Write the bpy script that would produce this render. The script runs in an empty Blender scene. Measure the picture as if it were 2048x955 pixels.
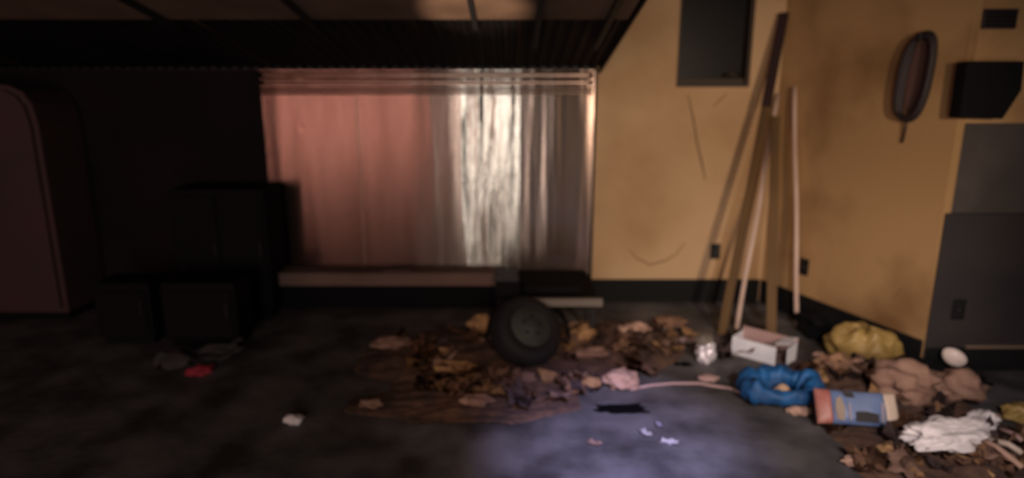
import bpy, bmesh, math, random
from mathutils import Vector, Matrix, noise, Euler
random.seed(7)
C = bpy.context.scene.collection
sc = bpy.context.scene
R = math.radians
# ------------------------------------------------------------------ camera
CAM_H, PITCH, FPX = 1.55, 12.8, 1250.0
cd = bpy.data.cameras.new('camera'); cam = bpy.data.objects.new('camera', cd); C.objects.link(cam)
cam.location = (0, 0, CAM_H); cam.rotation_euler = (R(90-PITCH), 0, 0)
cd.sensor_width = 36; cd.lens = FPX/2048*36; cd.clip_start = 0.05
cd.dof.use_dof = True; cd.dof.focus_distance = 1.5; cd.dof.aperture_fstop = 1.15
sc.camera = cam
# ------------------------------------------------------------------ world, exposure
w = bpy.data.worlds.new('world'); sc.world = w; w.use_nodes = True
w.node_tree.nodes['Background'].inputs[0].default_value = (0.55, 0.5, 0.75, 1)
w.node_tree.nodes['Background'].inputs[1].default_value = 0.004
sc.view_settings.view_transform = 'Standard'; sc.view_settings.look = 'None'
sc.view_settings.gamma = 1; sc.view_settings.exposure = 0.0; sc.view_settings.use_curve_mapping = False

# ------------------------------------------------------------------ lamps
def aim(o, target):
    o.rotation_euler = (Vector(target)-o.location).to_track_quat('-Z', 'Y').to_euler()
def spot(name, loc, target, col, power, angle, blend=1, size=0.05):
    l = bpy.data.lights.new(name, 'SPOT'); l.color = col; l.energy = power
    l.spot_size = R(angle); l.spot_blend = blend; l.shadow_soft_size = size
    o = bpy.data.objects.new(name, l); C.objects.link(o); o.location = loc; aim(o, target); return o
def area(name, loc, target, col, power, sx, sy):
    l = bpy.data.lights.new(name, 'AREA'); l.shape = 'RECTANGLE'; l.size = sx; l.size_y = sy; l.color = col; l.energy = power
    o = bpy.data.objects.new(name, l); C.objects.link(o); o.location = loc; aim(o, target); return o
spot('torch_warm', (1.62, -0.3, 1.75), (1.45, 4.6, 0.80), (1.0, 0.73, 0.52), 300, 48, 1.0, 0.04)
spot('fill_litter', (0.9, 0.1, 1.9), (1.7, 3.2, 0.0), (1.0, 0.84, 0.80), 210, 46, 1, 0.05)  # added spot, brightens the litter, carton and cloth on the right
spot('fill_cool_floor', (0.55, 0.6, 2.1), (0.50, 2.45, 0.0), (0.56, 0.54, 1.0), 640, 29, 1, 0.1)  # added cool spot that makes the bluish patch on the floor
spot('fill_heap', (0.2, 0.2, 1.9), (0.10, 3.3, 0.0), (1.0, 0.66, 0.48), 75, 35, 0.9, 0.05)  # added warm spot for the litter heap around the cart
area('fill_steel_white', (-0.42, -3.0, 1.2), (-0.42, 0, 1.2), (1.0, 0.88, 0.76), 66, 1.05, 2.35)  # added area light for the white reflection in the steel; no doorway built
area('fill_steel_pink', (-3.15, -3.0, 1.4), (-3.15, 0, 1.4), (1.0, 0.47, 0.37), 44, 3.1, 2.3)  # added pink area light mirrored in the left steel sheet; no doorway built
spot('fill_board_patch', (-0.22, 1.2, 1.0), (-0.18, 3.3, 2.02), (1.0, 0.72, 0.5), 420, 16, 0.8, 0.02)  # added spot, only makes the lit patch on the canopy board

# ------------------------------------------------------------------ pixel helpers (photograph pixels -> points of the room)
BACK = 4.66
ct, st = math.cos(R(PITCH)), math.sin(R(PITCH))
def ray(u, v):
    a = (u-1024)/FPX; b = -(v-477.5)/FPX
    return Vector((a, ct+b*st, -st+b*ct))
def on_floor(u, v, h=0.0):
    d = ray(u, v); t = (h-CAM_H)/d.z
    return Vector((0, 0, CAM_H))+d*t
def on_y(u, v, Y=BACK):
    d = ray(u, v); return Vector((0, 0, CAM_H))+d*(Y/d.y)
# ------------------------------------------------------------------ materials
def mat(name, col, rough=0.8, metal=0.0, col2=None, scale=6.0, bump=0.0, bscale=40.0, detail=5, lo=0.35, hi=0.65, spec=0.5, stretch=(1, 1, 1), alpha=None):
    m = bpy.data.materials.new(name); m.use_nodes = True; nt = m.node_tree; b = nt.nodes['Principled BSDF']
    b.inputs['Base Color'].default_value = (*col, 1); b.inputs['Roughness'].default_value = rough
    b.inputs['Metallic'].default_value = metal; b.inputs['Specular IOR Level'].default_value = spec
    tc = nt.nodes.new('ShaderNodeTexCoord'); mp = nt.nodes.new('ShaderNodeMapping'); mp.inputs['Scale'].default_value = stretch
    nt.links.new(tc.outputs['Object'], mp.inputs[0])
    if col2:
        n = nt.nodes.new('ShaderNodeTexNoise'); n.inputs['Scale'].default_value = scale; n.inputs['Detail'].default_value = detail
        r = nt.nodes.new('ShaderNodeValToRGB'); r.color_ramp.elements[0].position = lo; r.color_ramp.elements[1].position = hi
        r.color_ramp.elements[0].color = (*col, 1); r.color_ramp.elements[1].color = (*col2, 1)
        nt.links.new(mp.outputs[0], n.inputs['Vector']); nt.links.new(n.outputs[0], r.inputs[0]); nt.links.new(r.outputs[0], b.inputs['Base Color'])
    if bump:
        n = nt.nodes.new('ShaderNodeTexNoise'); n.inputs['Scale'].default_value = bscale; n.inputs['Detail'].default_value = 4
        bp = nt.nodes.new('ShaderNodeBump'); bp.inputs['Strength'].default_value = bump; bp.inputs['Distance'].default_value = 0.01
        nt.links.new(mp.outputs[0], n.inputs['Vector']); nt.links.new(n.outputs[0], bp.inputs['Height']); nt.links.new(bp.outputs[0], b.inputs['Normal'])
    return m
def brushed(name, col, rough, aniso, wave=0.25, wscale=3.0):
    """sheet steel: stretched highlights plus a slightly rippled sheet"""
    m = bpy.data.materials.new(name); m.use_nodes = True; nt = m.node_tree; b = nt.nodes['Principled BSDF']
    b.inputs['Metallic'].default_value = 1; b.inputs['Roughness'].default_value = rough; b.inputs['Anisotropic'].default_value = aniso
    b.inputs['Anisotropic Rotation'].default_value = 0.25
    tg = nt.nodes.new('ShaderNodeTangent'); tg.direction_type = 'RADIAL'; tg.axis = 'Z'; nt.links.new(tg.outputs[0], b.inputs['Tangent'])
    tc = nt.nodes.new('ShaderNodeTexCoord'); mp = nt.nodes.new('ShaderNodeMapping'); mp.inputs['Scale'].default_value = (1, 1, 0.10)
    nt.links.new(tc.outputs['Object'], mp.inputs[0])
    n = nt.nodes.new('ShaderNodeTexNoise'); n.inputs['Scale'].default_value = wscale; n.inputs['Detail'].default_value = 5; n.inputs['Roughness'].default_value = 0.55
    bp = nt.nodes.new('ShaderNodeBump'); bp.inputs['Strength'].default_value = wave; bp.inputs['Distance'].default_value = 0.02
    nt.links.new(mp.outputs[0], n.inputs['Vector']); nt.links.new(n.outputs[0], bp.inputs['Height']); nt.links.new(bp.outputs[0], b.inputs['Normal'])
    n2 = nt.nodes.new('ShaderNodeTexNoise'); n2.inputs['Scale'].default_value = 7; n2.inputs['Detail'].default_value = 6
    r = nt.nodes.new('ShaderNodeValToRGB'); r.color_ramp.elements[0].position = .3; r.color_ramp.elements[1].position = .7
    r.color_ramp.elements[0].color = (col[0]*.72, col[1]*.68, col[2]*.66, 1); r.color_ramp.elements[1].color = (*col, 1)
    nt.links.new(mp.outputs[0], n2.inputs['Vector']); nt.links.new(n2.outputs[0], r.inputs[0]); nt.links.new(r.outputs[0], b.inputs['Base Color'])
    return m
M = dict(
    tan=mat('tan_plaster', (0.57, 0.39, 0.22), 0.75, col2=(0.45, 0.28, 0.14), scale=1.6, bump=.25, bscale=60, lo=.42, hi=.68),
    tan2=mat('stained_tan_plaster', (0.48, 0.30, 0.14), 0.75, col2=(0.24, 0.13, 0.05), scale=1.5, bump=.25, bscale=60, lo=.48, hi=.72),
    grey_wall=mat('grey_paint', (0.075, 0.065, 0.065), 0.7, col2=(0.05, 0.043, 0.043), scale=4, bump=.1),
    dark_wall=mat('dark_paint', (0.035, 0.028, 0.03), 0.75, col2=(0.022, 0.02, 0.024), scale=3, bump=.1),
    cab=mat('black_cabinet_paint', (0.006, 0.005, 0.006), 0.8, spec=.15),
    black_wall=mat('shaded_black_wall', (0.008, 0.006, 0.007), 0.8, col2=(0.014, 0.011, 0.011), scale=2, spec=.15),  # shade of the unlit left side put into the colour
    cove=mat('black_rubber_base', (0.008, 0.009, 0.010), 0.8, spec=.2),
    board2=mat('darkened_board', (0.16, 0.10, 0.07), 0.8, col2=(0.10, 0.06, 0.04), scale=3),  # shade put into the brown, so only the spot's patch looks lit
    upper=mat('brown_upper_wall', (0.40, 0.26, 0.15), 0.8, col2=(0.25, 0.15, 0.09), scale=3),
    floor=mat('grey_concrete', (0.13, 0.125, 0.13), 0.75, col2=(0.032, 0.029, 0.030), scale=3.4, bump=.35, bscale=14, detail=7, lo=.36, hi=.66),
    ceiling=mat('dark_ceiling', (0.04, 0.03, 0.03), 0.8),
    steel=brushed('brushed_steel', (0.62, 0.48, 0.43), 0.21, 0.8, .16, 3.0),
    bright=brushed('lightened_steel', (0.95, 0.91, 0.86), 0.24, 0.9, .55, 7.0),  # white reflection partly put into the paler base colour
    mould=brushed('steel_moulding', (0.36, 0.27, 0.23), 0.36, 0.5, .4, 5.0),
    roof=mat('dark_corrugated', (0.035, 0.032, 0.034), 0.55, metal=.3, col2=(0.02, 0.018, 0.02), scale=4),
    iron=mat('black_iron', (0.006, 0.006, 0.008), 0.6),
    beam=mat('dusty_wood_beam', (0.20, 0.125, 0.105), 0.8, col2=(0.13, 0.08, 0.065), scale=6, stretch=(.3, 1, 1)),
    black=mat('matt_black', (0.005, 0.005, 0.007), 0.85, spec=.15),
    appliance=mat('maroon_dark_enamel', (0.07, 0.035, 0.040), 0.55, col2=(0.05, 0.032, 0.034), scale=2),
    rubber=mat('tyre_rubber', (0.006, 0.006, 0.009), 0.8),
    hub=mat('grey_hub', (0.045, 0.05, 0.048), 0.7, col2=(.03, .035, .033), scale=12),
    rail=mat('dull_grey_bar', (0.17, 0.15, 0.13), 0.6),
    pole=mat('pale_wood_pole', (0.66, 0.50, 0.43), 0.6, col2=(0.50, 0.36, 0.30), scale=14, stretch=(1, 1, .2)),
    plate2=mat('maroon_board_end', (0.03, 0.012, 0.014), 0.8),
    brown=mat('brown_board', (0.15, 0.085, 0.03), 0.8, col2=(0.09, 0.05, 0.02), scale=8, stretch=(1, 1, .2)),
    outlet=mat('black_outlet', (0.008, 0.008, 0.01), 0.5),
    glass=mat('dark_glass', (0.006, 0.006, 0.008), 0.4, spec=.2),
    frame=mat('dark_window_frame', (0.05, 0.035, 0.025), 0.7),
    sill=mat('dusty_sill', (0.20, 0.14, 0.10), 0.7),
    white=mat('white_card', (0.84, 0.88, 0.98), 0.6, col2=(0.72, 0.76, 0.86), scale=14),
    cardin=mat('brown_card_inside', (0.22, 0.15, 0.13), 0.8),
    pinkcard=mat('pinkish_card', (0.42, 0.28, 0.27), 0.7),
    paper=mat('crumpled_white_paper', (0.72, 0.68, 0.70), 0.6, bump=.5, bscale=30),
    foil=mat('crinkled_silver_film', (0.85, 0.82, 0.92), 0.3, metal=.4, bump=.8, bscale=40),
    blue=mat('blue_plastic', (0.01, 0.11, 0.33), 0.6, col2=(0.008, 0.05, 0.15), scale=10, bump=.8, bscale=25),
    yellow=mat('yellow_plastic', (0.40, 0.28, 0.09), 0.5, col2=(0.24, 0.15, 0.05), scale=8, bump=.5, bscale=18),
    kraft=mat('brown_kraft_paper', (0.30, 0.185, 0.14), 0.8, col2=(0.18, 0.10, 0.075), scale=9, bump=.6, bscale=20),
    orange=mat('orange_brown_paper', (0.42, 0.25, 0.12), 0.8, col2=(0.28, 0.15, 0.07), scale=12, bump=.5, bscale=25),
    pinkish=mat('pinkish_tan_paper', (0.50, 0.33, 0.26), 0.8, col2=(.36, .22, .17), scale=12, bump=.5),
    leaf=mat('dead_leaf_brown', (0.20, 0.10, 0.05), 0.85, col2=(0.10, 0.05, 0.035), scale=15),
    leaf2=mat('dead_leaf_tan', (0.30, 0.17, 0.10), 0.85, col2=(0.15, 0.08, 0.06), scale=15),
    leaf3=mat('dark_litter', (0.07, 0.045, 0.045), 0.85),
    duff=mat('fine_brown_litter', (0.13, 0.07, 0.045), 0.95, col2=(0.05, 0.03, 0.025), scale=12, bump=1, bscale=30),
    red=mat('dull_red_cloth', (0.30, 0.02, 0.04), 0.8),
    greycloth=mat('grey_cloth', (0.10, 0.09, 0.10), 0.9),
    tanball=mat('tan_ball', (0.62, 0.42, 0.27), 0.6, bump=.3),
    pkg_red=mat('package_red', (0.34, 0.10, 0.085), 0.45, col2=(.38, .18, .15), scale=12),
    pkg_cream=mat('package_cream', (0.55, 0.45, 0.38), 0.45),
    pkg_blue=mat('package_blue', (0.10, 0.16, 0.34), 0.4, col2=(.14, .20, .36), scale=9),
    pkg_dark=mat('package_dark', (0.06, 0.055, 0.06), 0.5),
    pkg_pale=mat('package_pale', (0.5, 0.48, 0.58), 0.4),
    cable=mat('black_cable', (0.02, 0.014, 0.018), 0.6),
    plate=mat('mauve_plate', (0.12, 0.065, 0.055), 0.7),
    crack=mat('crack_soot', (0.16, 0.095, 0.04), 0.9),
    porcelain=mat('white_porcelain', (0.85, 0.74, 0.70), 0.35),
)
# ------------------------------------------------------------------ mesh helpers
def obj(name, bm, m, parent=None, smooth=False, loc=None, rot=None):
    me = bpy.data.meshes.new(name); bmesh.ops.recalc_face_normals(bm, faces=bm.faces); bm.to_mesh(me); bm.free()
    mats = m if isinstance(m, (list, tuple)) else [m]
    for k in mats: me.materials.append(k)
    if smooth:
        for p in me.polygons: p.use_smooth = True
    o = bpy.data.objects.new(name, me); C.objects.link(o)
    if parent: o.parent = parent
    if loc is not None: o.location = loc
    if rot is not None: o.rotation_euler = rot
    return o
def thing(name, label, cat, loc=(0, 0, 0), rz=0, group=None, rot=None):
    o = bpy.data.objects.new(name, None); C.objects.link(o); o.location = loc
    o.rotation_euler = rot if rot else (0, 0, rz)
    o['label'] = label; o['category'] = cat
    if group: o['group'] = group
    return o
def tag(o, label, cat, group=None, kind=None):
    o['label'] = label; o['category'] = cat
    if group: o['group'] = group
    if kind: o['kind'] = kind
    return o
def struct(name, bm, m, parent=None, smooth=False):
    o = obj(name, bm, m, parent, smooth)
    if not parent: o['kind'] = 'structure'
    return o
def bx(x0, x1, y0, y1, z0, z1, bev=0.0, bm=None):
    b2 = bmesh.new(); bmesh.ops.create_cube(b2, size=1)
    for v in b2.verts: v.co = Vector(((v.co.x+.5)*(x1-x0)+x0, (v.co.y+.5)*(y1-y0)+y0, (v.co.z+.5)*(z1-z0)+z0))
    if bev: bmesh.ops.bevel(b2, geom=b2.edges[:], offset=bev, segments=2, profile=.7, affect='EDGES')
    if bm is None: return b2
    me = bpy.data.meshes.new('t'); b2.to_mesh(me); b2.free(); bm.from_mesh(me); bpy.data.meshes.remove(me); return bm
def tube(pts, r, bm=None, n=10, closed=False, flat=1.0):
    bm = bm or bmesh.new(); rings = []; N = len(pts)
    for i, p in enumerate(pts):
        p = Vector(p)
        a = Vector(pts[i-1]) if (i > 0 or closed) else p
        b = Vector(pts[(i+1) % N]) if (i < N-1 or closed) else p
        t = (b-a).normalized(); up = Vector((0, 1, 0)) if abs(t.y) < .9 else Vector((0, 0, 1))
        s = t.cross(up).normalized(); q = s.cross(t).normalized()
        rr = r[i] if isinstance(r, (list, tuple)) else r
        rings.append([bm.verts.new(p+s*rr*math.cos(2*math.pi*k/n)+q*rr*flat*math.sin(2*math.pi*k/n)) for k in range(n)])
    for i in range(N if closed else N-1):
        A, B = rings[i], rings[(i+1) % N]
        for k in range(n): bm.faces.new((A[k], A[(k+1) % n], B[(k+1) % n], B[k]))
    if not closed: bm.faces.new(rings[0]); bm.faces.new(rings[-1][::-1])
    return bm
def prism(poly, y0, y1):
    """polygon in x,z extruded in y"""
    bm = bmesh.new(); a = [bm.verts.new((x, y0, z)) for x, z in poly]; b = [bm.verts.new((x, y1, z)) for x, z in poly]
    bm.faces.new(a); bm.faces.new(b[::-1]); n = len(poly)
    for i in range(n): bm.faces.new((a[i], a[(i+1) % n], b[(i+1) % n], b[i]))
    return bm
def lathe(prof, n=32, bm=None):
    bm = bm or bmesh.new(); rings = []
    for r, z in prof: rings.append([bm.verts.new((r*math.cos(2*math.pi*k/n), r*math.sin(2*math.pi*k/n), z)) for k in range(n)])
    for A, B in zip(rings, rings[1:]):
        for k in range(n): bm.faces.new((A[k], A[(k+1) % n], B[(k+1) % n], B[k]))
    bm.faces.new(rings[0][::-1]); bm.faces.new(rings[-1]); return bm
def crumple(sx, sy, sz, seed, sub=4, amp=.28, freq=1.8, fine=.5):
    """crumpled blob standing on z=0"""
    bm = bmesh.new(); bmesh.ops.create_icosphere(bm, subdivisions=sub, radius=1)
    off = Vector((seed*3.7, seed*1.3, seed*2.1))
    for v in bm.verts:
        d = v.co.normalized()
        k = 1+amp*noise.noise(d*freq+off)*2+amp*fine*abs(noise.noise(d*freq*2.7+off))*2-amp*.3
        v.co = Vector((d.x*k*sx/2, d.y*k*sy/2, max(d.z*k, -.72)*sz/2))
    mz = min(v.co.z for v in bm.verts)
    for v in bm.verts: v.co.z -= mz
    return bm
def scrap(sx, sy, seed, n=6, amp=.02, jag=.12, th=.0015):
    """a bent, torn sheet lying near z=0"""
    bm = bmesh.new(); V = []
    off = Vector((seed*5.1, seed*.7, 0))
    for j in range(n+1):
        row = []
        for i in range(n+1):
            x, y = i/n-.5, j/n-.5
            e = max(abs(x), abs(y))*2
            k = 1+jag*noise.noise(Vector((x*4, y*4, 0))+off)*e*2
            z = amp*(noise.noise(Vector((x*2.3, y*2.3, 3))+off)*1.6+noise.noise(Vector((x*6, y*6, 9))+off)*.5)
            z += amp*.9*(abs(x)+abs(y))
            row.append(bm.verts.new((x*sx*k, y*sy*k, z)))
        V.append(row)
    for j in range(n):
        for i in range(n): bm.faces.new((V[j][i], V[j][i+1], V[j+1][i+1], V[j+1][i]))
    mz = min(v.co.z for v in bm.verts)
    for v in bm.verts: v.co.z += -mz+.001
    bmesh.ops.solidify(bm, geom=bm.faces[:], thickness=th)
    return bm
def settle(o, z=0.0):
    """drop an object so its lowest vertex stands at z"""
    m = o.matrix_basis
    low = min((m @ v.co).z for v in o.data.vertices); o.location.z += z-low
# ------------------------------------------------------------------ THE SETTING
LX, RX, TOP = -4.9, 4.2, 2.75
struct('floor', bx(LX, RX, -3.4, 5.2, -.12, 0), M['floor'])
struct('ceiling', bx(LX, RX, -3.4, 5.2, TOP, TOP+.1), M['ceiling'])
cx = on_floor(1523, 605).x                                    # the corner of the two tan walls
edge_x = on_y(1187, 400).x                                    # where the steel stops and the tan wall begins
BZ = on_y(1350, 556).z                                        # top of the black base
# back wall behind the steel, dark part left of the steel
steel_l = on_y(541, 400).x
can_z = on_y(1000, 139).z
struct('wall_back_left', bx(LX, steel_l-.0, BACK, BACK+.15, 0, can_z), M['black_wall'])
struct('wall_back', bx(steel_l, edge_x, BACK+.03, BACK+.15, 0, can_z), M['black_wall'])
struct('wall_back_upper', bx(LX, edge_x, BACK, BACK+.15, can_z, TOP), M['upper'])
# tan wall with a window opening, built of pieces around the opening
wl, wr = on_y(1355, 90).x, on_y(1503, 90).x; wb = on_y(1420, 174).z; wt = 2.45
tb = bmesh.new()
for a in ((edge_x, wl, 0, TOP), (wr, cx+.02, 0, TOP), (wl, wr, 0, wb), (wl, wr, wt, TOP)):
    bx(a[0], a[1], BACK-.02, BACK+.15, a[2], a[3], bm=tb)
tanw = struct('wall_tan', tb, M['tan'])
wf = bmesh.new()
for a in ((wl, wl+.02, wb, wt), (wr-.02, wr, wb, wt), (wl+.02, wr-.02, wb, wb+.02), (wl+.02, wr-.02, wt-.02, wt)):
    bx(a[0], a[1], BACK+.0, BACK+.14, a[2], a[3], bm=wf)
win = struct('window_1', wf, M['frame'])
obj('pane', bx(wl+.02, wr-.02, BACK+.115, BACK+.125, wb+.02, wt-.02), M['glass'], win)
obj('window_sill', bx(wl+.02, wr-.02, BACK+.04, BACK+.115, wb+.02, wb+.06, .004), M['frame'], win)
rag = obj('folded_paper', scrap(.13, .06, 4, amp=.02, th=.01), M['sill'], None, True, (on_y(1473, 150).x+.0, BACK+.077, wb+.0605))
tag(rag, 'small pale scrap lying on the dark window sill', 'paper')
# slanting tan wall on the right
e_f = on_floor(1838, 738)                                      # its front foot
d2 = Vector((e_f.x-cx, e_f.y-(BACK-.02), 0)); L2 = d2.length; ang2 = math.atan2(d2.y, d2.x)
slant = struct('wall_right', bx(0, L2, 0, .12, 0, TOP), M['tan2']); slant.location = (cx, BACK-.02, 0); slant.rotation_euler.z = ang2
n2 = Vector((math.sin(ang2), -math.cos(ang2), 0)); t2 = d2.normalized()   # n2 faces the room
if n2.y > 0 and n2.x > 0: n2 = -n2
def on_slant(u, v, off=0.0):
    d = ray(u, v); o = Vector((0, 0, CAM_H)); p0 = Vector((cx, BACK-.02, 0))+n2*off
    return o+d*((p0-o).dot(n2)/d.dot(n2))
# grey two-tone wall beyond its end
GY = e_f.y-.0
gx = e_f.x
gz = on_y(1950, 431, GY).z
gu = on_y(1905, 246, GY).z
gw = struct('wall_far_right', bx(gx+.012, RX, GY+.02, GY+.14, gz, gu), M['grey_wall'])
struct('wall_far_right_upper', bx(gx+.012, RX, GY+.018, GY+.14, gu, TOP), M['tan2'])
gw2 = struct('wall_far_right_lower', bx(gx+.012, RX, GY-.005, GY+.14, 0, gz), M['dark_wall'])
struct('trim_1', bx(gx+.012, RX, GY-.012, GY+.02, gz, gz+.012, .003), M['dark_wall'])
gb = on_y(2000, 694, GY).z
struct('trim_2', bx(gx+.24, RX, GY-.020, GY-.005, gb, gb+.018, .003), M['sill'])
struct('baseboard_far_right', bx(gx+.02, RX, GY-.022, GY-.005, 0, gb, .003), M['cove'])
struct('baseboard_back', bx(edge_x, cx-.02, BACK-.04, BACK-.02, 0, BZ, .004), M['cove'])
bs = struct('baseboard_right', bx(.02, L2-.0, -.02, 0, 0, BZ, .004), M['cove']); bs.location = slant.location; bs.rotation_euler = slant.rotation_euler
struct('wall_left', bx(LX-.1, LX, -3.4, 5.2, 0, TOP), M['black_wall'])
# cracks and soot lines on the tan wall
def crackline(pts, wdt, parent, f):
    P = [f(u, v) for u, v in pts]
    bm = tube([p for p in P], [wdt*(.35 if i in (0, len(P)-1) else .6+.4*random.random()) for i in range(len(P))], n=6, flat=.25)
    o = obj('crack', bm, M['crack'], None); o.parent = parent; o.matrix_parent_inverse = parent.matrix_basis.inverted(); return o
fb = lambda u, v: on_y(u, v, BACK-.0205)
crackline([(1376, 190), (1386, 235), (1393, 280), (1402, 320), (1411, 360)], .008, tanw, fb)
crackline([(1258, 498), (1272, 515), (1300, 529), (1330, 521), (1352, 508), (1370, 486)], .006, tanw, fb)
crackline([(1455, 185), (1440, 200), (1425, 214)], .005, tanw, fb)
crackline([(1803, 576), (1795, 588), (1787, 598)], .008, slant, lambda u, v: on_slant(u, v, .0))
# ------------------------------------------------------------------ steel cladding: three sheets, mouldings
z0 = on_y(900, 548).z
cuts = [541, 925, 1040, 1183]
steel_t = thing('steel_wall_cladding', 'brushed steel sheets clad on the back wall, one sheet coloured paler for its white reflection', 'wall cladding', (0, BACK, z0))
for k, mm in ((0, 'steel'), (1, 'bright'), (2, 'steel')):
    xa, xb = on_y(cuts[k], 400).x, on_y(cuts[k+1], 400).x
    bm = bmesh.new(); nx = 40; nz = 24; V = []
    for j in range(nz+1):
        row = []
        for i in range(nx+1):
            x = xa+.002+(xb-xa-.004)*i/nx; z = (can_z-z0)*j/nz
            amp = .0035 if k == 1 else .0015
            y = -amp*noise.noise(Vector((x*9, k*5, z*.7)))-amp*.5*noise.noise(Vector((x*26, 4, z*1.1)))
            row.append(bm.verts.new((x, y-.008, z)))
        V.append(row)
    for j in range(nz):
        for i in range(nx): bm.faces.new((V[j][i], V[j][i+1], V[j+1][i+1], V[j+1][i]))
    bmesh.ops.solidify(bm, geom=bm.faces[:], thickness=.003)
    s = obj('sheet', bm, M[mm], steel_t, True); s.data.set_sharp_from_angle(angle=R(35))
    if k == 1: s['label'] = 'narrow steel sheet, white reflection partly put into its paler colour'
obj('edge_strip', bx(on_y(1183, 400).x, edge_x-.001, -.03, .0, on_y(1175, 548).z-z0, can_z-z0), M['iron'], steel_t)
obj('seam', bx(on_y(724, 400).x-.004, on_y(724, 400).x+.004, -.016, -.009, .02, on_y(724, 195).z-z0, .002), M['mould'], steel_t)
ml = on_y(522, 170).x; mr = edge_x-.03
for v0, v1, pr in ((143, 158, .030), (160, 171, .014), (174, 181, .034), (183, 189, .018)):
    za, zb = on_y(900, v1).z-z0, on_y(900, v0).z-z0; n = 60
    pts = [(ml+(mr-ml)*i/n, -.012-pr/2, (za+zb)/2+.004*noise.noise(Vector((i*.35, v0, 0)))) for i in range(n+1)]
    obj('moulding', tube(pts, (zb-za)/2, n=10, flat=pr/(zb-za)), M['mould'], steel_t, True)
# ------------------------------------------------------------------ sloping corrugated canopy above it
FQ = 3.42
fq = on_y(1000, 30, FQ).z; FY = 2.90; fz = can_z+(fq-can_z)*(BACK-FY)/(BACK-FQ)
rx_b, rx_f = on_y(1192, 150).x+.02, on_y(1262, 28, FQ).x
cn = thing('corrugated_canopy', 'dark corrugated metal canopy sloping down to the top of the steel wall', 'canopy', (0, BACK, can_z))
xr = .5*(rx_b+rx_f); n_sheet = 9; wd = (xr-(-4.6))/n_sheet
for k in range(n_sheet):
    a = xr-(k+1)*wd+.004; b = xr-k*wd-.004; m_ = 80; bm = bmesh.new(); A = []; B = []
    for i in range(m_+1):
        x = a+(b-a)*i/m_; ph = (x*1000/76.0) % 1.0
        h = .018*max(0, min(1, 2.2*(.5+.5*math.cos(ph*2*math.pi))-.4))
        A.append(bm.verts.new((x, -.035, .0+h+.003))); B.append(bm.verts.new((x, FY-BACK, fz-can_z+h)))
    for i in range(m_): bm.faces.new((A[i], A[i+1], B[i+1], B[i]))
    bmesh.ops.solidify(bm, geom=bm.faces[:], thickness=.0015)
    obj('sheet', bm, M['roof'], cn)
obj('front_beam', bx(-4.6, xr, FY-BACK-.03, FY-BACK, fz-can_z-.0, fz-can_z+.035, .004), M['iron'], cn)
obj('ledger', bx(-4.6, xr-.02, -.034, -.004, -.004, .035, .002), M['iron'], cn)
sb = bmesh.new()
bmv = [(xr, -.03, -.03), (xr, FY-BACK, fz-can_z-.03), (xr, FY-BACK, fz-can_z+.05), (xr, -.03, .05)]
q = [sb.verts.new(p) for p in bmv]+[sb.verts.new((p[0]+.012, p[1], p[2])) for p in bmv]
for f in ((0, 1, 2, 3), (7, 6, 5, 4), (0, 4, 5, 1), (1, 5, 6, 2), (2, 6, 7, 3), (3, 7, 4, 0)): sb.faces.new([q[i] for i in f])
obj('end_strip', sb, M['iron'], cn)
sl = math.atan2(fz-can_z, BACK-FY)
def under(name, x0, x1, ya, yb, drop_, th, m):
    za = can_z+(BACK-ya)*math.tan(sl); zb = can_z+(BACK-yb)*math.tan(sl)
    b = bx(x0, x1, 0, 1, 0, 1)
    for v in b.verts:
        zz = (zb if v.co.y > .5 else za)-drop_-th*(1-v.co.z); yy = yb if v.co.y > .5 else ya
        v.co.y = yy-BACK; v.co.z = zz-can_z
    return obj(name, b, m, cn)
under('pale_board', -4.6, xr-.02, FY+.02, FQ, .004, .018, M['board2'])['label'] = 'brown board along the front of the canopy'
for u, rad, yb in ((946, .022, 3.5), (1079, .026, 3.9), (1226, .026, 3.9), (600, .02, 3.5), (300, .02, 3.5)):
    x = on_y(u, 12, FQ-.15).x
    under('batten', x-rad/2*1.2, x+rad/2*1.2, FY+.01, yb, .024, .03, M['iron'])
for x in (-3.5, -1.6, .45):
    obj('hanger_rod', tube([(x, FY-BACK-.015, fz-can_z), (x, FY-BACK-.015, TOP-can_z)], .013, n=12), M['iron'], cn, True)
# ------------------------------------------------------------------ low platform under the steel
px0, px1 = on_y(470, 560, BACK-.22).x, on_y(1176, 560, BACK-.22).x
pz1 = on_y(700, 546, BACK-.24).z; pz0 = on_y(700, 572, BACK-.24).z
pl = thing('low_platform', 'long low black plinth with a dusty wood edge below the steel wall', 'plinth', ((px0+px1)/2, BACK-.12, 0))
hx = (px1-px0)/2
obj('plinth_body', bx(-hx+.02, hx-.01, -.07, .07, 0, pz0, .004), M['black'], pl)
obj('edge_beam', bx(-hx, on_y(1000, 560, BACK-.24).x-pl.location.x, -.12, .085, pz0+.001, pz1, .012), M['beam'], pl)
obj('edge_beam', bx(on_y(1000, 560, BACK-.24).x-pl.location.x+.004, hx, -.10, .085, pz0+.001, pz1-.03, .012), M['black'], pl)
bp_ = on_y(795, 545, BACK-.2)
tag(obj('flat_bar', bx(-.10, .10, -.02, .02, 0, .012, .003), M['plate'], None, False, (bp_.x, BACK-.19, pz1+.0005)), 'flat dark strip lying on the wood edge of the plinth', 'bar')
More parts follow.
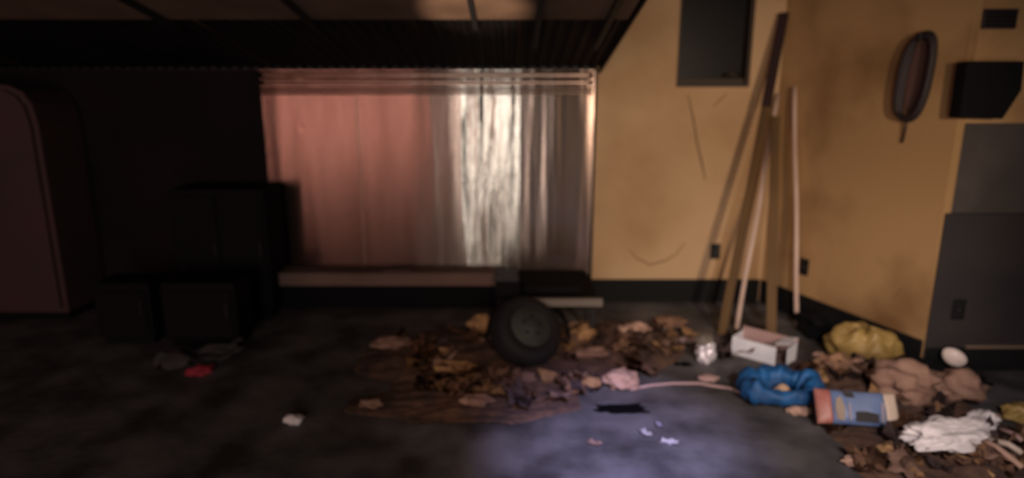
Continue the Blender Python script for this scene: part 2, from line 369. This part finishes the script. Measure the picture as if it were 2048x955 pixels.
# ------------------------------------------------------------------ left: dark appliance, dark cabinets
ap = thing('tall_appliance', 'tall dark maroon round-shouldered cabinet at the far left edge', 'cabinet')
pb = on_floor(128, 600); q0 = on_floor(-160, 655)
AY = on_floor(60, 640).y; hz = on_y(40, 168, AY).z
axr = on_y(128, 560, AY).x
prof = [(0, .06), (0, hz-.26), (-.02, hz-.13), (-.07, hz-.05), (-.15, hz-.01), (-.24, hz), (-.95, hz), (-.95, .06)]
ap.location = (axr, AY, 0)
lean = [(x - (.0), z) for x, z in prof]
bb = prism(lean, 0, BACK-AY-.03); obj('body', bb, M['appliance'], ap)
obj('door', prism([(x*.93-.035, .10+(z-.06)*.955) for x, z in prof], -.03, -.002), M['appliance'], ap)
obj('door_handle', tube([(-.86, -.03, .8), (-.86, -.07, .82), (-.86, -.07, 1.2), (-.86, -.03, 1.22)], .012), M['iron'], ap)
obj('kick_plate', bx(-.93, -.02, .03, BACK-AY-.06, 0, .058), M['black'], ap)
def darkbox(name, label, u0, u1, vt, vb, Y, depth, cat, doors=1):
    xa, xb = on_y(u0, (vt+vb)/2, Y).x, on_y(u1, (vt+vb)/2, Y).x; z1 = on_y((u0+u1)/2, vt, Y).z
    t = thing(name, label, cat, ((xa+xb)/2, Y, 0)); h = (xb-xa)/2
    obj('body', bx(-h, h, 0, depth, .05, z1, .02), M['cab'], t)
    for k in range(doors):
        a = -h+.015+2*(h-.015)*k/doors; b = -h+.015+2*(h-.015)*(k+1)/doors-.006
        d = obj('door', bx(a, b, -.018, 0, .07, z1-.05, .006), M['cab'], t)
        obj('handle', bx(b-.03, b-.02, -.035, -.018, z1*.5, z1*.5+.1, .003), M['iron'], d)
    obj('plinth', bx(-h+.02, h-.02, .03, depth-.02, 0, .05), M['black'], t)
    return t
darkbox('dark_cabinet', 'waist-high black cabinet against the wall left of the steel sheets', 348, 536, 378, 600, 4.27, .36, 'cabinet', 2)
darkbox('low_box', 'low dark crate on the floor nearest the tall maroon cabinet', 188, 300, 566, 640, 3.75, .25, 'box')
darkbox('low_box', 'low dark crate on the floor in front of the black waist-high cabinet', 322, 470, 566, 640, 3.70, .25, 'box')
# ------------------------------------------------------------------ cart with one visible wheel
wc = on_floor(1052, 742)
ct_ = thing('low_cart', 'low black cart with one fat tyre, standing on litter in front of the plinth', 'cart', (wc.x, wc.y, 0))
wy = .13
def tyre(R0, r0):
    prof = []
    for k in range(14):
        a = math.pi*(k/13)
        prof.append((R0-r0+r0*math.sin(a)**.6, -r0*1.2*math.cos(a)))
    prof = [(R0*.56, -r0*1.0)]+prof+[(R0*.56, r0*1.0)]
    return lathe(prof, 48)
Rw = .215
wrot = Euler((R(90-42), 0, R(30)), 'XYZ')
wh = obj('wheel', tyre(Rw, .075), M['rubber'], ct_, True)
wh.rotation_euler = wrot
wh.location = (0, wy, Rw*.965+.02)
lowz = min((wrot.to_matrix() @ v.co).z for v in wh.data.vertices); wh.location.z = -lowz
obj('hub', lathe([(.01, .0), (Rw*.58, .0), (Rw*.58, .080), (Rw*.55, .086), (Rw*.2, .088), (Rw*.16, .096), (.01, .097)], 32), M['hub'], wh, True)
for k in range(5):
    a = 2*math.pi*k/5
    b = lathe([(.004, .085), (.009, .085), (.009, .096), (.004, .098)], 8)
    for v in b.verts: v.co += Vector((.055*math.cos(a), .055*math.sin(a), 0))
    obj('wheel_nut', b, M['iron'], wh)
cY = wc.y+.30
cz1 = on_y(1160, 596, cY).z; cz0 = on_y(1160, 611, cY).z
def cxr(u): return on_y(u, 600, cY).x-wc.x
obj('side_bar', bx(cxr(1045), cxr(1205), .28, .32, cz0, cz1, .006), M['rail'], ct_)
obj('deck', bx(cxr(992), cxr(1198), .33, .80, cz0-.02, cz1-.012, .006), M['black'], ct_)
dz = cz1-.011
bz = on_y(1015, 541, cY+.2).z
obj('tool_box', bx(cxr(990), cxr(1040), .36, .60, dz, bz-.03, .01), M['black'], ct_)
obj('cap', bx(cxr(988), cxr(1038), .34, .62, bz-.029, bz, .008), M['iron'], ct_)
obj('load_board', bx(cxr(1048), cxr(1168), .42, .74, dz, dz+.05, .01), M['black'], ct_)
obj('fender', prism([(Rw*1.25*math.cos(a), Rw*1.25*math.sin(a)) for a in [math.pi*k/12 for k in range(13)]]+[(Rw*1.18*math.cos(a), Rw*1.18*math.sin(a)) for a in [math.pi*(12-k)/12 for k in range(13)]], .30, .44), M['black'], ct_).location = (.02, 0, .06)
for x in (cxr(1010), cxr(1190)):
    for y in (.40, .76):
        obj('leg', bx(x-.012, x+.012, y-.012, y+.012, 0, cz0-.02), M['iron'], ct_)
obj('axle', tube([(0, wy+.05, Rw), (.04, .5, Rw+.03)], .014), M['iron'], ct_)
# ------------------------------------------------------------------ poles leaning into the corner
def against(u, v, off):
    a = on_y(u, v, BACK-.02-off); b = on_slant(u, v, off)
    return a if a.y < b.y else b
def pole(name, label, foot, top, r, m, cat='pole', board=None, off=.03, tip=None):
    f = on_floor(*foot); t = against(*top, off)
    d = t-f; L = d.length
    if board:
        e = L*(1-tip) if tip else L
        bm = bx(-board[0]/2, board[0]/2, -board[1]/2, board[1]/2, 0, e, .002)
    else:
        n = 14; bm = tube([(0.004*math.sin(i*.7), 0, L*i/n) for i in range(n+1)], [r*(1-.08*i/n) for i in range(n+1)], n=12)
    q = (d.to_track_quat('Z', 'X') if board else d.to_track_quat('Z', 'Y')).to_euler()
    if tip:
        o = thing(name, label, cat, (f.x, f.y, .004), rot=q)
        obj('shaft', bm, m, o)
        obj('dark_end', bx(-board[0]/2-.003, board[0]/2+.003, -board[1]/2-.003, board[1]/2+.003, L*(1-tip)+.001, L, .002), M['plate2'], o)['label'] = 'dark maroon upper end'
        return o
    o = obj(name, bm, m, None, not board, f, q)
    settle(o, 0.001)
    return tag(o, label, cat)
pole('pole', 'pale thin pole leaning into the corner, tilted to the right', (1473, 660), (1556, 190), .016, M['pole'])
pole('pole', 'pale thin pole standing almost upright right of the corner', (1594, 652), (1589, 175), .016, M['pole'])
pole('board', 'brown board leaning into the corner, leftmost and highest of the sticks', (1443, 672), (1568, 28), 0, M['brown'], 'board', (.024, .055), off=.06, tip=.30)
pole('board', 'brown upright board in the corner between the two pale poles', (1541, 690), (1551, 235), 0, M['brown'], 'board', (.024, .06), off=.13)
# ------------------------------------------------------------------ wall fittings
def outlet(label, p, rz):
    t = thing('wall_outlet', label, 'outlet', p, rz)
    obj('cover_plate', bx(-.037, .037, -.008, 0, -.06, .06, .003), M['outlet'], t)
    for z in (-.024, .024):
        s = obj('socket', bx(-.017, .017, -.011, -.008, z-.014, z+.014, .003), M['iron'], t)
    obj('screw', bx(-.003, .003, -.010, -.008, -.003, .003), M['rail'], t)
    return t
outlet('black outlet on the tan wall left of the leaning poles', on_y(1430, 502, BACK-.02), 0)
outlet('black outlet on the tan wall just right of the upright pale pole', on_slant(1609, 533, .0), ang2)
outlet('dark outlet low on the dark wall at the far right', on_y(1916, 618, GY-.005), 0)
h0 = on_slant(1840, 155, 0)
hl = thing('cable_loop', 'dark oblong loop of cable hung high on the tan wall', 'cable', h0, ang2)
hw, hh = .085, .235
def racetrack(a, b, y, n=40):
    out = []
    for k in range(n):
        t = 2*math.pi*k/n; c, s = math.cos(t), math.sin(t)
        out.append((a*math.copysign(abs(c)**.7, c)+.022*s, y, b*math.copysign(abs(s)**.8, s)))
    return out
for k, (a, b, y) in enumerate(((hw, hh, -.03), (hw*.9, hh*.95, -.048), (hw*.82, hh*.97, -.032), (hw*1.03, hh*.93, -.052))):
    obj('coil', tube(racetrack(a, b, y), .014, closed=True, n=8), M['cable'], hl, True)
obj('shade_plate', prism([(x*.8, z*.85) for x, _, z in racetrack(hw, hh, 0)], -.012, 0), M['plate'], hl)  # darker plate stands in for the shade inside the loop
obj('hook', tube([(.02, -.001, hh-.03), (.02, -.07, hh-.035), (.02, -.07, hh)], .007), M['iron'], hl)
obj('tail', tube([(-.02, -.03, -hh+.01), (-.03, -.02, -hh-.06), (-.045, -.012, -hh-.13)], .006), M['cable'], hl, True)
# black speaker-like box on the far right wall
s0 = on_y(1980, 180, GY-.10)
sp = thing('wall_box', 'black box with a slanted lower right side hung on the far right wall', 'box', (s0.x, GY+.02, s0.z))
def gp(u, v): p = on_y(u, v, GY-.10); return (p.x-s0.x, p.z-s0.z)
obj('housing', prism([gp(1938, 122), gp(1921, 236), gp(2008, 238), gp(2046, 180), gp(2052, 122)], -.11, -.03), M['black'], sp)
obj('bracket', bx(-.05, .05, -.03, 0, -.04, .04), M['iron'], sp)
v0 = on_y(1997, 38, GY+.02)
vt_ = thing('vent', 'dark vent above the black box in the top right corner', 'vent', v0)
obj('vent_frame', bx(-.09, .09, -.012, 0, -.05, .05, .004), M['cable'], vt_)
for k in range(4): obj('slat', bx(-.075, .075, -.02, -.012, -.036+k*.02, -.026+k*.02), M['black'], vt_)
bp = on_floor(1925, 712); b0 = obj('round_bowl', lathe([(.02, 0), (.05, .004), (.078, .03), (.085, .062), (.080, .064), (.066, .03), (.02, .014)], 32), M['porcelain'], None, True)
p = on_y(1925, 692, GY-.10); b0.location = (p.x, GY-.10, p.z); b0.rotation_euler = (R(28), 0, 0); b0.scale = (.72, .72, .72)
b0.location.z = max(.08, 0); settle(b0, .0)
tag(b0, 'small round white dish on a black bag by the far right dark wall', 'dish')
bpy.context.view_layer.update(); b0.location = (on_floor(1897, 752).x, on_floor(1930, 752).y, b0.location.z+.078)
# ------------------------------------------------------------------ LITTER
# fine litter heap, uneven, one mass
def heap(name, label, u, v, sx, sy, h, m, seed, n=46):
    c = on_floor(u, v); bm = bmesh.new(); V = []
    for j in range(n+1):
        row = []
        for i in range(n+1):
            x, y = i/n*2-1, j/n*2-1; r = math.hypot(x, y)
            e = 1.0+.35*noise.noise(Vector((math.cos(math.atan2(y, x))*1.5, math.sin(math.atan2(y, x))*1.5, seed)))
            k = max(0, 1-(r/e)**2)
            z = h*k**.7*(.55+.9*abs(noise.noise(Vector((x*2.6, y*2.6, seed))))+.35*noise.noise(Vector((x*8, y*8, seed))))
            row.append(bm.verts.new((x*sx/2, y*sy/2, max(z, 0)+(-.012 if k <= 0 else 0))))
        V.append(row)
    for j in range(n):
        for i in range(n):
            f = (V[j][i], V[j][i+1], V[j+1][i+1], V[j+1][i])
            if max(q.co.z for q in f) > -.011: bm.faces.new(f)
    o = obj(name, bm, m, None, True, (c.x, c.y, .001)); tag(o, label, 'litter', kind='stuff'); return o
heaps = [(1010, 715, 1.75, .95, .07, 'duff', 1, 'wide heap of fine brown litter around the cart tyre'),
         (1265, 690, .62, .75, .10, 'duff', 5, 'small heap of fine brown litter right of the cart tyre'),
         (1730, 790, .9, .8, .10, 'duff', 9, 'heap of fine dark litter under the yellow bag'),
         (1900, 905, 1.0, .7, .07, 'duff', 12, 'heap of fine brown litter in the bottom right corner'),
         (930, 800, 1.2, .5, .03, 'duff', 15, 'thin spread of brown litter nearest the camera on the left')]
HP = [heap('fine_litter', l, u, v, a, b, h, M[m], s) for u, v, a, b, h, m, s, l in heaps]
bpy.context.view_layer.update()
def ground(x, y):
    z = 0
    for o in HP:
        ok, loc, nn, i = o.ray_cast(o.matrix_world.inverted() @ Vector((x, y, 2)), Vector((0, 0, -1)))
        if ok: z = max(z, loc.z+o.location.z)
    return z
def drop(name, bm, m, u, v, label, cat='litter', group=None, rz=0, tilt=(0, 0), smooth=True, sink=.004, kind=None):
    p = on_floor(u, v); o = obj(name, bm, m, None, smooth, (p.x, p.y, 0), (tilt[0], tilt[1], rz))
    settle(o, ground(p.x, p.y)-sink if ground(p.x, p.y) > .004 else .001)
    return tag(o, label, cat, group)
# scattered brown scraps: three kinds of sheet mesh, copied
protos = []
for k, (mm, cn_) in enumerate((('leaf', 'reddish brown'), ('leaf2', 'tan brown'), ('leaf3', 'nearly black'), ('kraft', 'pinkish brown'), ('orange', 'orange brown'))):
    bm = scrap(.10+.02*(k % 3), .075+.015*(k % 2), k+11, n=5, amp=.02+.006*(k % 3), jag=.35)
    me = bpy.data.meshes.new('litter_scrap'); bm.to_mesh(me); bm.free(); me.materials.append(M[mm])
    protos.append((me, cn_))
zones = [(870, 700, 110, 55, 26, 'in the litter left of the cart tyre'),
         (1010, 780, 190, 35, 30, 'in the litter in front of the cart tyre'),
         (1150, 690, 45, 55, 14, 'in the litter touching the right of the tyre'),
         (1265, 700, 80, 55, 24, 'in the small heap between cart and bare floor'),
         (1690, 765, 70, 25, 14, 'in the dark litter between blue bag and yellow bag'),
         (1780, 850, 110, 30, 14, 'in the dark litter under the printed packet'),
         (1800, 930, 90, 25, 16, 'at the bottom edge below the printed packet'),
         (1970, 915, 90, 45, 20, 'among the sticks in the bottom right corner'),
         (1430, 690, 110, 35, 8, 'on bare floor left of the white box')]
for (u, v, su, sv, n, lab) in zones:
    for i in range(n):
        a = random.uniform(0, 2*math.pi); rr = math.sqrt(random.random())
        p = on_floor(u+su*rr*math.cos(a), v+sv*rr*math.sin(a))
        if (Vector((p.x, p.y))-Vector((wc.x, wc.y+.15))).length < .27: continue
        if p.y > 3.95 and p.x < 1: continue
        me, cn_ = protos[(i*3+i//5) % 5]
        o = bpy.data.objects.new('litter_scrap', me); C.objects.link(o)
        s = random.uniform(.6, 1.35); o.scale = (s, s, s)
        o.location = (p.x, p.y, 0); o.rotation_euler = (random.uniform(-.35, .35), random.uniform(-.35, .35), random.uniform(0, 6.3))
        settle(o, max(.001, ground(p.x, p.y)-.004))
        tag(o, cn_+' scrap '+lab, 'litter', cn_+' scraps '+lab)
# named crumples
def crump(name, label, u, v, sx, sy, sz, m, seed, cat='paper', rz=0, amp=.28, **k):
    return drop(name, crumple(sx, sy, sz, seed, amp=amp, **k), M[m], u, v, label, cat, rz=rz)
crump('crumpled_paper', 'orange-brown crumpled paper peak left of the cart tyre', 962, 668, .15, .10, .14, 'orange', 1)
crump('crumpled_paper', 'pinkish crumpled paper on the heap right of the cart', 1270, 682, .19, .10, .07, 'pinkish', 2)
crump('crumpled_paper', 'orange crumpled paper close to the right of the cart tyre', 1165, 690, .15, .12, .12, 'orange', 3)
crump('crumpled_paper', 'flat pale brown crumpled paper between the tyre and bare floor', 1180, 722, .22, .10, .05, 'kraft', 4)
crump('crumpled_bag', 'pale tan crumpled bag at the edge of the bluish floor', 1240, 772, .19, .15, .11, 'pinkish', 5, 'bag')
crump('crumpled_paper', 'brown crumple under the pale tan bag edge, left side', 1185, 772, .13, .10, .05, 'orange', 6)
crump('crumpled_paper', 'pinkish crumple just below the cart tyre', 1050, 765, .12, .08, .05, 'kraft', 7)
crump('crumpled_paper', 'faint brown crumple at the left end of the litter heap', 785, 700, .22, .12, .08, 'kraft', 8)
crump('crumpled_paper', 'dim tan crumple in the heap lower left of the tyre', 910, 745, .24, .12, .05, 'orange', 9)
crump('crumpled_paper', 'dim brown crumple in the near left litter', 955, 812, .16, .10, .05, 'kraft', 10)
crump('crumpled_paper', 'faint pale crumple alone on the dark floor at left', 588, 845, .09, .06, .05, 'paper', 11)
crump('crumpled_paper', 'dim brown crumple at the left tip of the near litter', 742, 815, .10, .07, .04, 'kraft', 12)
crump('crumpled_paper', 'grey-brown crumple behind the silver cup on the floor', 1340, 652, .22, .12, .07, 'leaf2', 13)
# dark cloth with red patch at left
gc = drop('dropped_cloth', scrap(.42, .22, 31, n=14, amp=.06, jag=.2, th=.004), M['greycloth'], 405, 725, 'grey cloth lying on the dark floor at left', 'cloth', rz=.3)
rc = drop('dropped_cloth', crumple(.14, .08, .06, 33), M['red'], 400, 748, 'small red cloth beside the grey cloth at left', 'cloth', rz=.3)
# flat dark oval on the floor
drop('flat_rag', scrap(.24, .09, 40, n=10, amp=.008, jag=.22, th=.004), M['black'], 1240, 819, 'flat black strip of rag on the bluish floor', 'rag')
drop('flat_rag', scrap(.09, .05, 41, n=8, amp=.01, jag=.4, th=.004), M['black'], 1367, 731, 'tiny black rag on the floor below the silver cup', 'rag')
for u, v, s, l, mm in ((1290, 868, .07, 'small pale paper bit in the middle of the bluish floor', 'paper'), (1338, 886, .075, 'small pale paper bit at the right of the bluish floor', 'paper'),
                   (1190, 888, .06, 'small dull paper bit at the left of the bluish floor', 'pinkish'), (1318, 852, .05, 'tiny paper bit highest of those on the bluish floor', 'pkg_pale')):
    drop('paper_bit', scrap(s, s*.6, u, n=5, amp=.01, jag=.4), M[mm], u, v, l, 'paper', rz=u)
# long bent strip of pale tape
pts = [on_floor(u, v, .006) for u, v in ((1262, 778), (1300, 770), (1345, 766), (1400, 766), (1425, 771), (1460, 776), (1490, 788), (1514, 800))]
tp = obj('bent_strip', tube(pts, .008, n=8, flat=.7), M['pinkcard'], None, True); tag(tp, 'long bent pale strip lying across the floor up to the blue bag', 'strip')
drop('crumpled_paper', crumple(.11, .05, .035, 44), M['pinkcard'], 1415, 760, 'pink scrap beside the bent pale strip', 'paper')
# silver cup
sc_ = on_floor(1410, 722)
cup = thing('crushed_cup', 'crushed silvery white cup with a dull lid, left of the white box', 'cup', (sc_.x, sc_.y, 0), .2)
bm = crumple(.115, .10, .17, 51, amp=.22, freq=2.5)
obj('cup_body', bm, M['foil'], cup, True)
bm = lathe([(.01, 0), (.052, 0), (.056, .012), (.05, .02), (.015, .024)], 28)
obj('lid', bm, M['rail'], cup, True, (-.012, .01, .135), (R(12), R(-14), 0))
drop('paper_bit', crumple(.11, .05, .035, 52), M['pinkcard'], 1372, 683, 'pink paper bit touching the left of the silver cup', 'paper')
drop('paper_bit', crumple(.05, .04, .03, 53), M['rail'], 1442, 697, 'grey paper bit just right of the silver cup', 'paper')
# white open box
A = on_floor(1462, 707); B = on_floor(1572, 738)
dx = (B-A); dx.z = 0; Lb = dx.length*1.0; az = math.atan2(dx.y, dx.x)
wb_ = thing('open_white_box', 'long open white carton with a brown inside, at the foot of the poles', 'box', (A.x, A.y, 0), az)
Wb, Hb, t_ = .16, .115, .004
obj('box_side', bx(0, Lb*.80, 0, t_, .004, Hb), M['white'], wb_)
obj('box_side', bx(0, Lb, Wb-t_, Wb, .004, Hb+.02), M['pinkcard'], wb_)
obj('box_end', bx(Lb-t_, Lb, t_, Wb-t_, .004, Hb+.01), M['white'], wb_)
obj('box_end', bx(0, t_, t_, Wb-t_, .004, Hb), M['white'], wb_)
obj('box_bottom', bx(0, Lb, 0, Wb, 0, .0035), M['cardin'], wb_)
fl = obj('box_flap', bx(0, Lb, 0, .035, -.002, .002), M['pinkcard'], wb_); fl.location = (0, Wb, Hb+.022); fl.rotation_euler = (R(-15), 0, 0)
fl = obj('box_flap', bx(0, .085, 0, Wb*.9, -.002, .002), M['white'], wb_); fl.location = (Lb-.08, .01, Hb+.016); fl.rotation_euler = (0, R(-14), 0)
obj('box_liner', scrap(Lb*.72, Wb*.62, 61, n=10, amp=.018, jag=.05), M['cardin'], wb_, True, (Lb*.47, Wb*.5, .04))
# blue bag with tan ball
bc = on_floor(1557, 802)
bl = thing('blue_bag', 'crumpled blue plastic bag opened wide in a ring in front of the white box', 'bag', (bc.x, bc.y, 0))
bm = bmesh.new(); V = []; nU, nV = 56, 18
for i in range(nU):
    a = 2*math.pi*i/nU; row = []
    for j in range(nV):
        b = 2*math.pi*j/nV; nn_ = noise.noise(Vector((math.cos(a)*2.2, math.sin(a)*2.2, 3)))
        rr = .046*(1+.6*nn_+.45*noise.noise(Vector((math.cos(a)*3.3, math.sin(a)*3.3+math.cos(b)*1.4, math.sin(b)*1.4)))+.5*abs(noise.noise(Vector((math.cos(a)*6, math.sin(a)*6+math.cos(b)*2, math.sin(b)*2)))))
        if math.sin(a) < -.55 : rr *= .62
        Rr = 1
        x = (.165*Rr+rr*math.cos(b))*math.cos(a)*1.0; y = (.120*Rr+rr*math.cos(b))*math.sin(a); z = rr*math.sin(b)*1.25
        row.append(bm.verts.new((x, y, z+.05)))
    V.append(row)
for i in range(nU):
    for j in range(nV): bm.faces.new((V[i][j], V[(i+1) % nU][j], V[(i+1) % nU][(j+1) % nV], V[i][(j+1) % nV]))
mz = min(v.co.z for v in bm.verts)
for v in bm.verts: v.co.z = max(v.co.z-mz-.01, .001)
obj('bag_body', bm, M['blue'], bl, True)
obj('bag_tail', scrap(.12, .08, 66, n=8, amp=.03, jag=.3), M['blue'], bl, True, (-.0, .17, .012), (.4, 0, .3))
tball = obj('tan_ball', crumple(.10, .09, .10, 70, amp=.12), M['tanball'], None, True, (bc.x+.01, bc.y-.0, .03)); tball.location.z = .002
tag(tball, 'tan rounded lump lying inside the ring of blue bag', 'lump')
drop('paper_bit', crumple(.11, .06, .04, 71), M['pinkish'], 1597, 826, 'pale scrap just in front of the blue bag', 'paper')
drop('paper_bit', crumple(.06, .04, .03, 72), M['pinkish'], 1636, 712, 'small tan scrap between the white box and the yellow bag', 'paper')
# yellow bag: creased shell
yc = on_floor(1728, 728)
ybm = crumple(.40, .24, .25, 80, sub=5, amp=.16, freq=1.2, fine=.35)
for v in ybm.verts:
    if v.co.z > .02:
        a = math.atan2(v.co.y, v.co.x); v.co.z *= 1+.11*math.sin(a*5+v.co.x*14); v.co.z += .25*max(0, v.co.y)
yb = drop('yellow_bag', ybm, M['yellow'], 1722, 722, 'creased yellow plastic bag slumped at the foot of the tan wall', 'bag', rz=-.45)
crump('black_bag', 'black rubbish bag slumped between the poles and the yellow bag', 1640, 672, .34, .18, .20, 'black', 82, 'bag', rz=ang2)
crump('black_bag', 'black rubbish bag right of the yellow bag, by the end of the tan wall', 1838, 770, .30, .18, .14, 'black', 84, 'bag', rz=-.5)
crump('black_bag', 'wide low black bag on the floor at the far right under the dish', 1905, 770, .36, .20, .085, 'black', 85, 'bag', rz=-.2, amp=.15)
crump('paper_sack', 'large brown crumpled paper sack behind the printed packet', 1800, 812, .32, .24, .19, 'kraft', 86, 'sack')
crump('paper_sack', 'brown crumpled paper sack right of the largest sack', 1905, 800, .26, .2, .15, 'kraft', 87, 'sack')
crump('crumpled_paper', 'small dark crumple between the blue bag and the yellow bag', 1665, 760, .2, .13, .08, 'leaf2', 88)
crump('crumpled_paper', 'small brown crumple at the lower edge of the yellow bag', 1712, 768, .10, .08, .08, 'kraft', 89)
crump('crumpled_paper', 'ochre crumple cut by the right edge of the picture', 2042, 838, .16, .12, .09, 'yellow', 90)
crump('crumpled_paper', 'pinkish crumple at the bottom below the printed packet', 1706, 930, .09, .07, .04, 'pinkish', 91)
crump('crumpled_paper', 'orange crumple right of the pinkish one at the bottom', 1778, 915, .11, .07, .04, 'orange', 92)
crump('crumpled_paper', 'pink-brown crumple behind the white cloth at far right', 1968, 842, .18, .08, .05, 'pinkish', 93)
# white cloth
wcl = drop('white_cloth', crumple(.40, .20, .12, 95, sub=5, amp=.20, freq=1.7, fine=.6), M['paper'], 1885, 912, 'bright white crumpled cloth in the lower right litter', 'cloth', rz=.22, sink=-.012)
drop('white_cloth', crumple(.15, .10, .09, 97, amp=.3), M['paper'], 1962, 866, 'small white crumpled cloth touching the larger white one', 'cloth', rz=.3)
# sticks bottom right
for i, (a, b, r, mm) in enumerate((((1935, 878), (2042, 946), .011, 'pinkish'), ((1975, 885), (2046, 915), .014, 'pkg_cream'), ((1905, 905), (1990, 950), .009, 'orange'), ((2000, 862), (2047, 888), .010, 'pinkcard'))):
    p, q_ = on_floor(*a, .06), on_floor(*b, .05); g = max(ground(p.x, p.y), ground(q_.x, q_.y))
    o = obj('stick', tube([(p.x, p.y, g+r+.01), ((p.x+q_.x)/2+.01, (p.y+q_.y)/2, g+r+.018), (q_.x, q_.y, g+r)], r, n=8), M[mm], None, True)
    tag(o, ['thin pinkish stick, longest of the bundle in the bottom right corner', 'thick cream stick in the bottom right corner', 'thin orange-brown stick, leftmost in the bottom right corner', 'short pink stick nearest the right edge behind the cream one'][i], 'stick')
# printed packet: pillow-shaped, printed in red, cream, blue
pc = on_floor(1712, 868)
pk = thing('printed_packet', 'printed packet, red at its left end and blue in the middle, lying on litter', 'packet', (pc.x, pc.y, ground(pc.x, pc.y)+.012), R(-14), rot=(R(50), 0, R(-9)))
def pillow(x0, x1, n=14, H=.17, T=.035, w=.36):
    bm = bmesh.new(); rows = []
    for i in range(n+1):
        x = x0+(x1-x0)*i/n; row = []
        e = max(0, 1-abs(x/(w/2))**4)
        for k in range(16):
            a = 2*math.pi*k/16; c, s = math.cos(a), math.sin(a)
            row.append(bm.verts.new((x, math.copysign(abs(c)**.6, c)*H/2*(1-.06*e), (.25+e*.75)*T*math.copysign(abs(s)**.8, s)*(1+.25*noise.noise(Vector((x*20, a*2, 1)))))))
        rows.append(row)
    for A_, B_ in zip(rows, rows[1:]):
        for k in range(16): bm.faces.new((A_[k], A_[(k+1) % 16], B_[(k+1) % 16], B_[k]))
    bm.faces.new(rows[0]); bm.faces.new(rows[-1][::-1])
    for v in bm.verts: v.co.y += H/2; v.co.z += .02
    return bm
obj('red_end', pillow(-.18, -.115, 5), M['pkg_red'], pk, True)['label'] = 'red end of the packet'
obj('middle', pillow(-.114, .12, 14), M['pkg_blue'], pk, True)['label'] = 'blue printed middle'
obj('pale_end', pillow(.121, .18, 5), M['pkg_cream'], pk, True)['label'] = 'pale right end'
def patch(name, pts, mm, z=.058):
    bm = bmesh.new(); vs = [bm.verts.new((x, y, z)) for x, y in pts]; bm.faces.new(vs); bmesh.ops.solidify(bm, geom=bm.faces[:], thickness=.002)
    o = obj(name, bm, M[mm], pk); return o
patch('print_patch', [(-.10, .02), (-.07, .015), (-.06, .08), (-.075, .13), (-.095, .12), (-.105, .07)], 'pkg_cream')
patch('print_patch', [(-.05, .02), (-.038, .02), (-.034, .10), (-.045, .10)], 'pkg_pale')
patch('print_patch', [(-.02, .015), (.08, .015), (.085, .055), (.03, .065), (-.015, .06)], 'pkg_dark')
patch('print_patch', [(-.05, .125), (-.01, .125), (-.02, .15), (-.07, .152)], 'pkg_dark')
patch('print_patch', [(.09, .02), (.105, .02), (.115, .11), (.10, .11)], 'pkg_pale')
